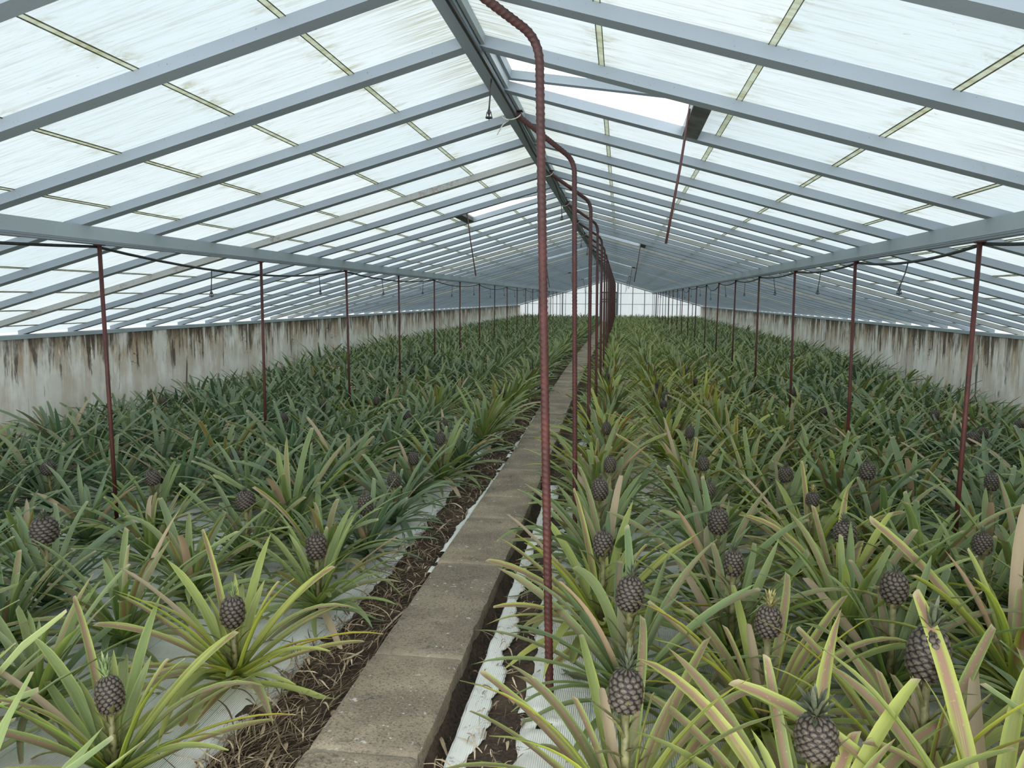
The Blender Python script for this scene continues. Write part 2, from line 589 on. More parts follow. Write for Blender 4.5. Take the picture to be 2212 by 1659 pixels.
# purlins under the rafters
for side in (-1, 1):
    sname = 'left' if side < 0 else 'right'
    xi = XR + side * A
    o = empty('purlin', (xi, 0, 0))
    tag(o, 'long pale grey purlin under the %s roof slope carried by red posts' % sname, 'purlin', 'purlins')
    zt = zr(xi) + .0
    mb = MB(); mb.box(*sorted((0, side * .055)), YS, YE, 1.957, zt - .004 - .055 * M)
    mb.build('beam', BEAM, o)
    # strip facing the middle that closes the gap under the rafters
    mb = MB(); mb.box(*sorted((-side * .002, side * .016)), YS, YE, 1.955, zt + .002)
    mb.build('face_board', BEAM, o)
    mb = MB(); mb.box(*sorted((side * .004, side * .060)), YS, YE, 1.944, 1.9565)
    mb.box(*sorted((side * .012, side * .070)), YS, YE, 1.932, 1.9435)
    mb.build('lower_lip', PAINT, o)

# eave beams on the walls
for side in (-1, 1):
    sname = 'left' if side < 0 else 'right'
    xw = XR + side * B
    o = empty('eave_beam', (xw, 0, 0))
    tag(o, 'pale blue-grey eave beam along the top of the %s wall' % sname, 'beam', 'eave beams')
    mb = MB(); mb.box(*sorted((0, side * .10)), YS, YE - .02, 1.126, zr(xw) - .028)
    mb.build('beam', BEAM, o, bevel=.004)

# walls, floor
for side, nm in ((-1, 'wall_left'), (1, 'wall_right')):
    xw = XR + side * (B + .02)
    mb = MB(); mb.box(*sorted((xw, xw + side * .25)), YS, YE + .1, -.4, 1.125)
    o = mb.build(nm, WALL); tag(o, kind='structure')


def fn(x, y, s=1.0, seed=0):
    v = 0
    for i, (a, b, c) in enumerate(((13.1, 7.7, 0.3), (29.3, 41.1, 1.9), (61.7, 53.9, 4.1), (103., 131., 2.2))):
        v += math.sin(a * s * x + c + seed) * math.cos(b * s * y + 1.7 * c + seed * 2) / (i + 1.4)
    return v


def axis(parts):
    out = []
    for a, b, st in parts:
        n = max(1, int(round((b - a) / st)))
        out += [a + (b - a) * i / n for i in range(n)]
    out.append(parts[-1][1])
    return out


def soil_z(x, y):
    z = -.085 + gz(y)
    if -.668 < x < -.56: z -= .060 * math.sin(min(1, (x + .668) / .02) * math.pi / 2) * (1 if x < -.59 else .5)
    if -1.5 < x < -1.07: z += .012 * fn(x, y, .4)
    z += .006 * fn(x, y) + .004 * fn(x, y, 2.3)
    return z


xs = axis([(-6.45, -1.6, .5), (-1.6, -.25, .028), (-.25, 5.0, .5)])
ys = axis([(-1.3, 1.6, .6), (1.6, 9.0, .035), (9.0, 48.5, .8)])
V = [(x, y, soil_z(x, y)) for y in ys for x in xs]
nx = len(xs)
F = [(j * nx + i, j * nx + i + 1, (j + 1) * nx + i + 1, (j + 1) * nx + i) for j in range(len(ys) - 1) for i in range(nx - 1)]
o = obj('floor', mesh('floor', V, F, SOIL, True)); tag(o, kind='structure')


def sheet(name, x0f, x1f, y0, y1, label, holes=None, dx=.06, dy=.06, lift=.02, far=9, wav=1.0):
    ysn = axis([(y0, min(y1, far), dy)] + ([(far, y1, .6)] if y1 > far else []))
    nxn = max(2, int(round(abs(x1f(y0) - x0f(y0)) / dx)))
    vs, fs = [], []
    for y in ysn:
        a, b = x0f(y), x1f(y)
        for i in range(nxn + 1):
            t = (i / nxn)
            x = a + (b - a) * t
            z = -.085 + gz(y) + lift + wav * (.010 * fn(x, y, .22, 3) + .004 * fn(x, y, .8, 1))
            if i == 0 or i == nxn: z -= .010 * wav
            vs.append((x, y, z))
    w = nxn + 1
    for j in range(len(ysn) - 1):
        for i in range(nxn):
            c = ((vs[j * w + i][0] + vs[j * w + i + 1][0]) / 2, ysn[j])
            if holes and holes(*c): continue
            fs.append((j * w + i, j * w + i + 1, (j + 1) * w + i + 1, (j + 1) * w + i))
    o = obj(name, mesh(name, vs, fs, MAT, True))
    s = o.modifiers.new('thickness', 'SOLIDIFY'); s.thickness = .003
    tag(o, label, 'ground sheet', 'white ground sheets')
    return o


sheet('weed_mat', lambda y: -6.30, lambda y: -1.39 + .045 * fn(.3, y, .16) + .012 * fn(.1, y, 1.1), 1.2, 48.2,
      'white weed mat covering the soil of the left bed', dx=.14, dy=.05)
sheet('weed_mat', lambda y: -.385 + .045 * fn(.7, y, .22, 2) + .015 * fn(.1, y, 1.3), lambda y: 4.9, 1.2, 48.2,
      'white weed mat covering the soil of the right bed', dx=.06, dy=.04,
      holes=lambda x, y: x < -.22 and fn(x * 1.2, y, .30, 5) > .62)
sheet('weed_mat', lambda y: -.590 + .006 * fn(.7, y, .5, 2), lambda y: -.505 + .035 * fn(.2, y, .30, 4) + .014 * fn(.1, y, 1.1), 1.6, 6.6,
      'narrow torn strip of white mat between path trench and right bed', dx=.012, dy=.016, lift=.014, wav=.2,
      holes=lambda x, y: fn(x, y, .45, 9) > 1.0)
sheet('weed_mat', lambda y: -1.116 + .016 * fn(.7, y, .35, 2) + .006 * fn(.2, y, 1.4), lambda y: -1.076, 4.2, 16.0,
      'thin white mat edge turned up against the left side of the path', dx=.008, dy=.025, lift=.055, far=17, wav=.7,
      holes=lambda x, y: fn(x * .1, y, .25, 2) > .55)

# path slabs
joints = [1.0, 1.68, 2.41, 3.15, 4.35, 5.32, 5.90, 6.85, 7.75, 8.45, 9.25, 10.05]
while joints[-1] < 47.6: joints.append(joints[-1] + random.uniform(.78, 1.0))
for i in range(len(joints) - 1):
    a, b = joints[i] + .004, joints[i + 1] - .004
    ym = (a + b) / 2
    x0, x1 = -1.070, -.667
    if ym > 7: x0, x1 = x0 - .03 * min(1, (ym - 7) / 4), x1 - .03 * min(1, (ym - 7) / 4)
    near = ym < 10
    nx_, ny_ = (22, 34) if near else (4, 5)
    tilt = random.uniform(-.004, .004); lift = random.uniform(-.004, .004)
    vs, rim, fs = [], [], []
    for j in range(ny_ + 1):
        for q in range(nx_ + 1):
            u, v = q / nx_, j / ny_
            x, y = x0 + (x1 - x0) * u, a + (b - a) * v
            e = min(u, 1 - u) * (x1 - x0)
            ev = min(v, 1 - v) * (b - a)
            z = lift + tilt * (u - .5) + .0012 * fn(x, y, 1.5)
            if near:
                chip = max(0, fn(.1, y, .55, 3) - .55) * .030 + max(0, fn(.4, y, 1.6, 8)) * .004
                if u > .5: x -= chip * max(0, (u - .86) / .14)
                else: x += .3 * chip * max(0, (.1 - u) / .1)
                if e < .014: z -= .007 * (1 - e / .014) ** 2
                if ev < .010: z -= .006 * (1 - ev / .010) ** 2
            rim.append(max(0.0, 1 - ev / .05) * (.6 + .4 * fn(x, y, .5)))
            vs.append((x, y, z + gz(y)))
    w = nx_ + 1
    for j in range(ny_):
        for q in range(nx_):
            fs.append((j * w + q, j * w + q + 1, (j + 1) * w + q + 1, (j + 1) * w + q))
    loop = [q for q in range(w)] + [j * w + nx_ for j in range(1, ny_ + 1)] + [ny_ * w + q for q in range(nx_ - 1, -1, -1)] + [j * w for j in range(ny_ - 1, 0, -1)]
    n0 = len(vs)
    for li in loop:
        x, y, z = vs[li]
        vs.append((x + (.006 * fn(x, y, 2) if near else 0), y, z - .075)); rim.append(0)
    nl = len(loop)
    for q in range(nl):
        fs.append((loop[q], n0 + q, n0 + (q + 1) % nl, loop[(q + 1) % nl]))
    fs.append(tuple(n0 + q for q in range(nl))[::-1])
    o = obj('paving_slab', mesh('paving_slab', vs, fs, STONE, True, attrs={'rim': rim}))
    try: o.data.set_sharp_from_angle(angle=R(50))
    except Exception: pass
    vis = i - 1
    lab = ('brown stone slab of the central path, cut by the bottom frame edge' if i < 1 else
           '%s stone slab of the central path, %s from the viewer' % ('long dark speckled' if b - a > .95 else 'worn brown', ORD[vis] if vis < 21 else 'one of the farthest'))
    if vis >= 21: lab = 'small far stone slab at the distant end of the central path'
    tag(o, lab, 'slab', 'stone slabs of the central path' if vis < 21 else 'farthest slabs of the path')

# dry leaf litter
def litter(name, count, region, label, lmin=.08, lmax=.34, seed=3):
    rg = random.Random(seed)
    vs, fs, sh = [], [], []
    for _ in range(count):
        x, y = region(rg)
        L = rg.uniform(lmin, lmax) * (1 if rg.random() < .4 else .5)
        w = rg.uniform(.0015, .007) if rg.random() < .95 else rg.uniform(.010, .018)
        ang = rg.gauss(math.pi / 2 - .25, .7)
        curv = rg.gauss(0, .55)
        z0 = soil_z(x, y) + rg.uniform(.006, .035)
        px, py = x, y
        n0 = len(vs); seg = 6
        s = rg.random()
        bow = rg.uniform(0, .02)
        for i in range(seg + 1):
            t = i / seg
            a = ang + curv * (t - .5)
            dx_, dy_ = math.cos(a), math.sin(a)
            z = z0 + bow * math.sin(t * math.pi) + rg.uniform(-.001, .001)
            ww = w * (1 - .75 * abs(2 * t - 1) ** 2)
            vs.append((px - dy_ * ww / 2, py + dx_ * ww / 2, z))
            vs.append((px + dy_ * ww / 2, py - dx_ * ww / 2, z + rg.uniform(0, .004)))
            sh += [s, s]
            px += dx_ * L / seg; py += dy_ * L / seg
        for i in range(seg):
            q = n0 + 2 * i
            fs.append((q, q + 1, q + 3, q + 2))
    o = obj(name, mesh(name, vs, fs, STRAW, True, attrs={'shade': sh}))
    tag(o, label, 'litter', kind='stuff')
    return o


def reg_left(rg):
    y = 2.2 + 10 * rg.random() ** 1.7
    return rg.uniform(-1.44, -1.10), y


def reg_right(rg):
    y = 2.2 + 6 * rg.random() ** 1.5
    return rg.uniform(-.62, -.33), y


litter('dry_leaf_litter', 3000, reg_left, 'dry brown leaf litter and straw beside the left edge of the path')
litter('dry_leaf_litter', 620, reg_right, 'dry leaf scraps lying in the trench right of the path', .03, .15, 5)

# ------------------------------------------------------------------ far gable and door
def gable():
    y = YE
    w = tag(obj('wall_back', None), kind='structure') if False else None
    mb = MB()
    xl, xr_ = XR - B - .1, XR + B + .1
    door = (XR - .50, XR + .50)
    zg = gz(YE) - .12
    def poly(x0, x1, zb):
        pts = [(x0, y, zb), (x1, y, zb), (x1, y, zr(x1, ZG))]
        if x0 < XR < x1: pts.append((XR, y, zr(XR, ZG)))
        pts.append((x0, y, zr(x0, ZG)))
        mb.add(pts, [tuple(range(len(pts)))])
    poly(xl, door[0], zg); poly(door[1], xr_, zg); poly(door[0], door[1], 2.0)
    o = mb.build('wall_back', GGLASS); tag(o, kind='structure')
    fr = MB()
    for x in [XR + k_ * .737 for k_ in range(-7, 8)]:
        if door[0] < x < door[1]: continue
        t = .05
        fr.box(x - t / 2, x + t / 2, y - .07, y - .004, zg, zr(x) - .01)
    for x in (door[0] - .04, door[1] + .04):
        fr.box(x - .05, x + .05, y - .09, y - .004, zg, zr(x) - .01)
    for z in (1.25, 1.93):
        hw = (ZR - z) / M - .05
        for a_, b_ in ((max(xl, XR - hw), door[0]), (door[1], min(xr_, XR + hw))):
            fr.box(a_, b_, y - .05, y - .004, z - .014, z + .014)
    g = fr.build('mullions', PAINT, o)
    fr2 = MB()
    for s in (-1, 1):
        fr2.bar((XR, y - .05, ZR - .03), (XR + s * B, y - .05, zr(XR + B) - .03), .06, .05)
    fr2.build('rake_boards', DARKWOOD, o)
    d = empty('door_1', (XR, y, 0)); tag(d, kind='structure')
    m2 = MB(); m2.box(-.50, .50, -.02, 0, zg + .02, 2.0)
    m2.build('door_panel', GGLASS, d)
    m3 = MB()
    for x in (-.48, .48): m3.box(x - .03, x + .03, -.05, -.021, zg, 2.0)
    for z in (1.40, 1.55): m3.box(-.449, .449, -.05, -.021, z - .025, z + .025)
    m3.box(-.51, .51, -.05, -.021, 1.95, 2.02)
    m3.build('door_frame', RUST, d)


gable()

# ------------------------------------------------------------------ red posts
POST_Y = [4.60 + PB * k_ for k_ in range(-1, 20)]
for side in (-1, 1):
    sname = 'left' if side < 0 else 'right'
    for k_, y in enumerate(POST_Y):
        if y > YE - .5: break
        x = XR + side * (A + .030)
        g = gz(y) - .12
        rg = random.Random(k_ * 7 + side)
        lx, ly = rg.uniform(-.02, .02), rg.uniform(-.02, .02)
        o = empty('support_post', (x, y, g))
        mb = MB(); mb.tube([(lx, ly, 0), (lx * .5, ly * .5, (1.93 - g) / 2), (0, 0, 1.932 - g)], .0135, 12)
        mb.build('pole', RUST, o, True)
        mb = MB(); mb.box(-.022, .022, -.03, .03, 1.924 - g, 1.9318 - g)
        mb.build('top_plate', RUST, o)
        if k_ == 0:
            tag(o, 'thin red post under the %s purlin just outside the frame' % sname, 'post', '%s posts' % sname)
        else:
            tag(o, 'thin red steel post under the %s purlin, %s from the viewer' % (sname, ORD[k_ - 1]), 'post', '%s posts' % sname)

# ------------------------------------------------------------------ ribbed red bars along the path
def rebar_path(base, bend, tie, n=260, rb=.09):
    base, bend, tie = Vector(base), Vector(bend), Vector(tie)
    d1 = (bend - base).normalized(); d2 = (tie - bend).normalized()
    p1 = bend - d1 * rb; p2 = bend + d2 * rb
    pts = []
    L1, L2 = (p1 - base).length, (tie - p2).length
    n1 = int(n * L1 / (L1 + L2)); n2 = n - n1
    for i in range(n1): pts.append(base + (p1 - base) * (i / n1))
    m_ = max(6, n // 24)
    for i in range(m_):
        t = i / m_
        pts.append(p1 * (1 - t) ** 2 + bend * 2 * t * (1 - t) + p2 * t ** 2)
    for i in range(n2 + 1): pts.append(p2 + (tie - p2) * (i / n2))
    return pts


for k_ in range(20):
    y = 3.01 + k_ * PB
    if y > YE - 1: break
    g = gz(y) - .09
    xb = -.258 if k_ == 0 else -.285
    base = (xb, y, g if k_ else -.085)
    near = k_ < 3
    far = k_ > 8
    bend = (-.330 if k_ < 2 else -.305, y, 2.585 if k_ == 0 else 2.53)
    tie = (XR + .02, y - .37, 2.765)
    nseg = 900 if k_ == 0 else 620 if k_ < 3 else 120 if not far else 30
    seg = 16 if k_ < 3 else 10
    o = empty('ribbed_bar', base)
    pts = [Vector(p) - Vector(base) for p in rebar_path(base, bend, tie, nseg)]
    r0 = .0170
    acc = [0.0]
    for i in range(1, len(pts)): acc.append(acc[-1] + (pts[i] - pts[i - 1]).length)
    pitch = .024

    def rad(i, p, acc=acc, seg=seg, near=near):
        out = []
        for q in range(seg):
            a_ = 2 * math.pi * q / seg
            ph = (acc[i] / pitch + (1.0 if math.sin(a_) > 0 else -1.0) * 0 + a_ / (2 * math.pi) * 2.0) % 1.0
            rib = max(0, 1 - abs(ph - .5) / .26)
            long_ = max(0, 1 - abs(abs(math.sin(a_)) * 1.0) / .2)
            out.append(r0 - .0005 + .0026 * rib + .0012 * long_)
        return out
    mb = MB()
    if k_ < 9: mb.tube(pts, rad, seg)
    else: mb.tube(pts, .0185, 8)
    mb.build('bar', RUST, o, True)
    mb = MB()
    c = pts[-1]
    mb.bar(c + Vector((-.05, 0, .012)), c + Vector((.05, 0, .012)), .05, .006)
    mb.build('end_plate', RUST, o)
    tag(o, 'ribbed dark red bar right of the path, top bent over, %s from the viewer' % ORD[k_], 'bar', 'ribbed bars along the path')

# ------------------------------------------------------------------ irrigation hoses and hanging sprinklers
def sag(y0, y1, z0, z1, dip, n=14):
    return [(y0 + (y1 - y0) * i / n, z0 + (z1 - z0) * i / n - dip * 4 * (i / n) * (1 - i / n)) for i in range(n)]


def sprinkler(x, y, z, L, label, group, sway=(0, 0)):
    o = empty('hanging_sprinkler', (x, y, z))
    sx, sy = sway
    mb = MB(); mb.tube([(0, 0, 0), (sx * .3, sy * .3, -L * .4), (sx * .8, sy * .8, -L * .8), (sx, sy, -L)], .0042, 8)
    mb.build('tube', HOSE, o, True)
    mb = MB()
    mb.lathe([(.0, 0), (.008, -.001), (.008, -.022), (.004, -.026), (.004, -.034), (.019, -.038), (.019, -.044), (.003, -.048), (.0, -.060)], (sx, sy, -L), 12)
    mb.bar((sx - .010, sy, -L - .01), (sx - .016, sy, -L - .045), .004, .004)
    mb.bar((sx + .010, sy, -L - .01), (sx + .016, sy, -L - .045), .004, .004)
    mb.build('nozzle', HOSE, o)
    tag(o, label, 'sprinkler', group)
    return o


# left: tied at every second post
xl = XR - A - .055
yz = []
ties = [POST_Y[1] - 2 * PB] + [POST_Y[1] + 2 * PB * i for i in range(0, 10)]
dips = [.055, .115, .07, .08, .09, .07, .08, .07, .09, .08, .08]
for i in range(len(ties) - 1):
    if ties[i + 1] > YE: break
    yz += sag(ties[i], ties[i + 1], 1.918, 1.918, dips[i])
yz.append((ties[i], 1.918))
yz = [q for q in yz if YS < q[0] < YE - .3]
yz.sort()
o = obj('irrigation_hose', MB().tube([(xl, a_, b_) for a_, b_ in yz], .0095, 10).me('hose', HOSE, True))
tag(o, 'black irrigation hose sagging below the left purlin', 'hose', 'irrigation hoses')


def hz(yzl, y):
    for (a_, b_), (c_, d_) in zip(yzl, yzl[1:]):
        if a_ <= y <= c_: return b_ + (d_ - b_) * (y - a_) / (c_ - a_)
    return 1.9


for i in range(0, 19):
    y = 3.70 + 2.32 * i
    if y > YE - 2: break
    sprinkler(xl, y, hz(yz, y) - .008, .17, 'black sprinkler hanging from the left purlin hose, %s from the viewer' % ORD[i], 'left hanging sprinklers', (random.uniform(-.02, .02), random.uniform(-.02, .02)))

xr2 = XR + A + .050
yzr = []
dr = [.05, .05, .035, .03, .04, .05, .13, .02, .05, .12, .03, .05, .04, .1, .04, .04, .08, .04, .05, .05]
for i in range(len(POST_Y) - 1):
    if POST_Y[i + 1] > YE: break
    yzr += sag(POST_Y[i], POST_Y[i + 1], 1.916, 1.916, dr[i])
yzr.append((POST_Y[i], 1.916))
yzr = sorted(q for q in yzr if q[0] < YE - .3)
o = obj('irrigation_hose', MB().tube([(xr2, a_, b_) for a_, b_ in yzr], .0095, 10).me('hose', HOSE, True))
tag(o, 'black irrigation hose looping below the right purlin', 'hose', 'irrigation hoses')
for i in range(0, 19):
    y = 5.72 + 2.36 * i
    if y > YE - 2: break
    sprinkler(xr2, y, hz(yzr, y) - .008, .17, 'black sprinkler hanging from the right purlin hose, %s from the viewer' % ORD[i], 'right hanging sprinklers', (-.05 if i == 0 else random.uniform(-.03, .03), random.uniform(-.02, .02)))

zc = ZR - .034
pts = [(XR + .025 + .012 * math.sin(y * 1.9), y, zc - .012 + .010 * math.sin(y * 2.7)) for y in axis([(YS, YE - .4, .18)])]
o = obj('irrigation_hose', MB().tube(pts, .0095, 10).me('hose', HOSE, True))
tag(o, 'black irrigation hose running under the ridge beam', 'hose', 'irrigation hoses')
for i in range(0, 19):
    y = 4.02 + 2.34 * i
    if y > YE - 2: break
    sprinkler(XR + .02, y, zc - .02, .15 if i == 0 else .2, 'black sprinkler hanging from the hose under the ridge, %s from the viewer' % ORD[i], 'ridge hanging sprinklers', (random.uniform(-.015, .015), random.uniform(-.02, .02)))

# plastic ties holding the ridge hose at the bars
for k_ in range(6):
    y = 3.01 + k_ * PB - .40 + PB
    mb = MB()
    loop = [(XR + .0 + .062 * math.cos(a_), y + .01 * math.sin(a_ * 2), ZR - .03 + .034 * math.sin(a_)) for a_ in [math.pi * (1.05 + .9 * i / 10) for i in range(11)]]
    mb.tube(loop, .0035, 6)
    if k_ == 0:
        mb.tube([(XR - .01, y, ZR - .066), (XR - .05, y - .02, ZR - .10), (XR - .085, y - .02, ZR - .16)], .003, 6)
    o = obj('cable_tie', mb.me('cable_tie', TIE, True))
    tag(o, 'pale plastic tie round the ridge hose, %s from the viewer%s' % (ORD[k_], ', loose end hanging' if k_ == 0 else ''), 'tie', 'ties on the ridge hose')

# ------------------------------------------------------------------ roof vents
def vent(side, bay, open_deg, label, pole, idx):
    ya = Y0 + bay * S
    yb = Y0 + (bay + 1) * S - RW
    yo = Y0 - RW / 2 + bay * S
    L = 1.06
    ang = math.atan(M) * -1 + R(open_deg)
    hinge = Vector((XR + side * .03, 0, zr(XR, ZG + .018)))
    dirv = Vector((side * math.cos(ang), 0, math.sin(ang)))
    nrm = Vector((-side * math.sin(ang), 0, math.cos(ang)))
    o = empty('roof_vent', (hinge.x, yo, hinge.z))
    mb = MB()
    w = S - .012
    for y in (.030, w - .030):
        mb.bar(Vector((0, y, 0)), dirv * L + Vector((0, y, 0)), .05, .045, up=nrm)
    mb.bar(dirv * .02 + Vector((0, .0551, 0)), dirv * .02 + Vector((0, w - .0551, 0)), .05, .045, up=nrm)
    mb.bar(dirv * (L - .02) + Vector((0, .0551, 0)), dirv * (L - .02) + Vector((0, w - .0551, 0)), .05, .045, up=nrm)
    mb.build('frame', PAINT, o)
    mb = MB()
    a0 = nrm * .026; y0v, y1v = Vector((0, .0, 0)), Vector((0, w, 0))
    mb.add([a0 + y0v, a0 + dirv * L + y0v, a0 + dirv * L + y1v, a0 + y1v], [(0, 1, 2, 3) if side > 0 else (3, 2, 1, 0)])
    mb.build('pane', VGLASS, o)
    # operating pole with its eye bolt
    top = dirv * (L - .03) + Vector((0, w * .45, -.03))
    if pole:
        mb = MB()
        mb.tube([top, top + Vector((-side * .055, .0, -.42)), top + Vector((-side * .115, .0, -.80))], .0065, 8)
        mb.build('pole', RUST, o, True)
    mb = MB()
    kx = top + Vector((-side * .03, -.01, -.06))
    mb.lathe([(0, -.018), (.012, -.014), (.018, 0), (.012, .014), (0, .018)], tuple(kx), 10)
    mb.bar(kx, top + Vector((0, 0, -.06)), .006, .006)
    mb.build('latch_knob', DARKWOOD, o)
    tag(o, label, 'roof vent', '%s slope roof vents' % ('left' if side < 0 else 'right'))
    # header board closing the opening, spanning two rafters
    xh = XR + side * 1.075
    mb = MB()
    zz = zr(xh)
    mb.bar((xh, ya + .001, zz + .026), (xh, yb - .001, zz + .026), .085, .05, up=(side * M, 0, 1))
    t = mb.build('trim_%d' % (NTRIM + idx), DARKWOOD); tag(t, kind='structure')


i = 0
for side, bays in ((1, bays_r), (-1, bays_l)):
    for j, b in enumerate(bays):
        if Y0 + (b + 1) * S > YE: continue
        i += 1
        s = 'right' if side > 0 else 'left'
        vent(side, b, 7.5 if side > 0 else 5.5, 'open glass vent beside the ridge on the %s slope, %s from the viewer' % (s, ORD[j]), True, i)


# ------------------------------------------------------------------ pineapple plants
def leaf_arrays(rg, L, w, e0, bend, az, twist, blunt, nseg, nac, base, azc=0.0):
    """returns verts, uv for one leaf; rows nseg+1, columns nac+1"""
    t = np.linspace(0, 1, nseg + 1)
    e = e0 - bend * t ** 1.5
    a = az + azc * t ** 1.4
    ds = L / nseg
    hx = np.cos(e) * ds; hz_ = np.sin(e) * ds
    dx = np.cos(a) * hx; dy = np.sin(a) * hx
    px = base[0] + np.concatenate([[0], np.cumsum(dx[:-1])])
    py = base[1] + np.concatenate([[0], np.cumsum(dy[:-1])])
    pz = base[2] + np.concatenate([[0], np.cumsum(hz_[:-1])])
    prof = np.interp(t, [0, .10, .35, .65, .85, 1.0], [.95, .85, 1.0, .88, .60, .05])
    if blunt:
        prof = np.interp(t, [0, .10, .35, .7, .94, 1.0], [.95, .85, 1.0, .90, .68, .52])
    tw = twist * t
    u = np.linspace(-1, 1, nac + 1)
    lat = np.stack([-np.sin(a), np.cos(a), np.zeros_like(a)], 1)
    nor = np.stack([-np.cos(a) * np.sin(e), -np.sin(a) * np.sin(e), np.cos(e)], 1)
    c, s = np.cos(tw)[:, None], np.sin(tw)[:, None]
    lat2 = lat * c + nor * s
    nor2 = nor * c - lat * s
    P = np.stack([px, py, pz], 1)
    fold = np.interp(t, [0, .3, 1], [.42, .25, .16])
    V = (P[:, None, :] + lat2[:, None, :] * (u[None, :, None] * (w / 2 * prof)[:, None, None])
         + nor2[:, None, :] * ((np.abs(u) ** 1.6)[None, :, None] * (w * fold * prof)[:, None, None]))
    if blunt:
        cut = rg.uniform(-.5, .5) * w
        fw = np.stack([np.cos(a[-1]) * np.cos(e[-1]), np.sin(a[-1]) * np.cos(e[-1]), np.sin(e[-1])])
        V[-1] += fw[None, :] * (u[:, None] * cut * .6 - (u[:, None] ** 2) * w * .12)
    # slight ripple of the margins
    rip = np.sin(t * rg.uniform(9, 16) + rg.uniform(0, 6)) * w * .04
    V[:, 0, 2] += rip; V[:, -1, 2] -= rip * .7
    U = np.stack(np.broadcast_arrays((u[None, :] + 1) / 2, t[:, None] * (.99 if blunt else .93)), -1)
    return V.reshape(-1, 3), U.reshape(-1, 2)


def grid_faces(nr, nc):
    i, j = np.meshgrid(np.arange(nr), np.arange(nc), indexing='ij')
    q = i * (nc + 1) + j
    return np.stack([q, q + 1, q + nc + 2, q + nc + 1], -1).reshape(-1, 4)


def foliage_arrays(seed, N=34, Lr=(.46, .66), w=.047, nseg=9, nac=4, yel=.5, red=.4, open_=1.0, fruit=True, clear=False):
    rg = random.Random(seed)
    vs, uvs, tint, fcs = [], [], [], []
    gf = grid_faces(nseg, nac)
    n0 = 0
    az0 = rg.uniform(0, 6.28)
    for i in range(N):
        s = i / (N - 1)                       # 0 inner, 1 outer
        az = az0 + i * 2.39996 + rg.uniform(-.25, .25)
        e0 = R(84 - 74 * (s ** .75) * open_ + rg.uniform(-7, 7))
        if clear:                             # leaves on the -y side have bent outwards, off the fruit
            q = abs((az + math.pi / 2 + math.pi) % (2 * math.pi) - math.pi)
            if q < R(45): e0 = min(e0, R(rg.uniform(16, 46)))
        bend = R(rg.uniform(12, 46) + 22 * s)
        if rg.random() < .12: bend += R(40)
        L = rg.uniform(*Lr) * (.72 + .4 * math.sin(math.pi * min(1, s * .9 + .12)))
        if fruit and s < .12: L *= .75
        ww = w * rg.uniform(.82, 1.12) * (.8 + .2 * math.sin(math.pi * min(1, s + .2)))
        blunt = rg.random() < .5
        r0 = .016 + .018 * (1 - s)
        b = (r0 * math.cos(az), r0 * math.sin(az), .10 - .085 * s)
        V, U = leaf_arrays(rg, L, ww, e0, bend, az, rg.uniform(-.7, .7), blunt, nseg, nac, b, rg.uniform(-.35, .35))
        low = V[:, 2] < .004
        V[low, 2] = .004 + rg.uniform(0, .01) + 0 * V[low, 2]
        vs.append(V); uvs.append(U)
        ty = min(1, max(0, yel + rg.uniform(-.3, .3)))
        tr = 1.0 if rg.random() < red else rg.uniform(0, .3)
        tint.append(np.tile([ty, tr, rg.random()], (len(V), 1)))
        fcs.append(gf + n0); n0 += len(V)
    return np.concatenate(vs), np.concatenate(fcs), np.concatenate(uvs), np.concatenate(tint)


def foliage_mesh(mat, **kw):
    v, f, uv, t = foliage_arrays(**kw)
    return mesh('leaves', v, f, mat, True, uv, {'tint': t})


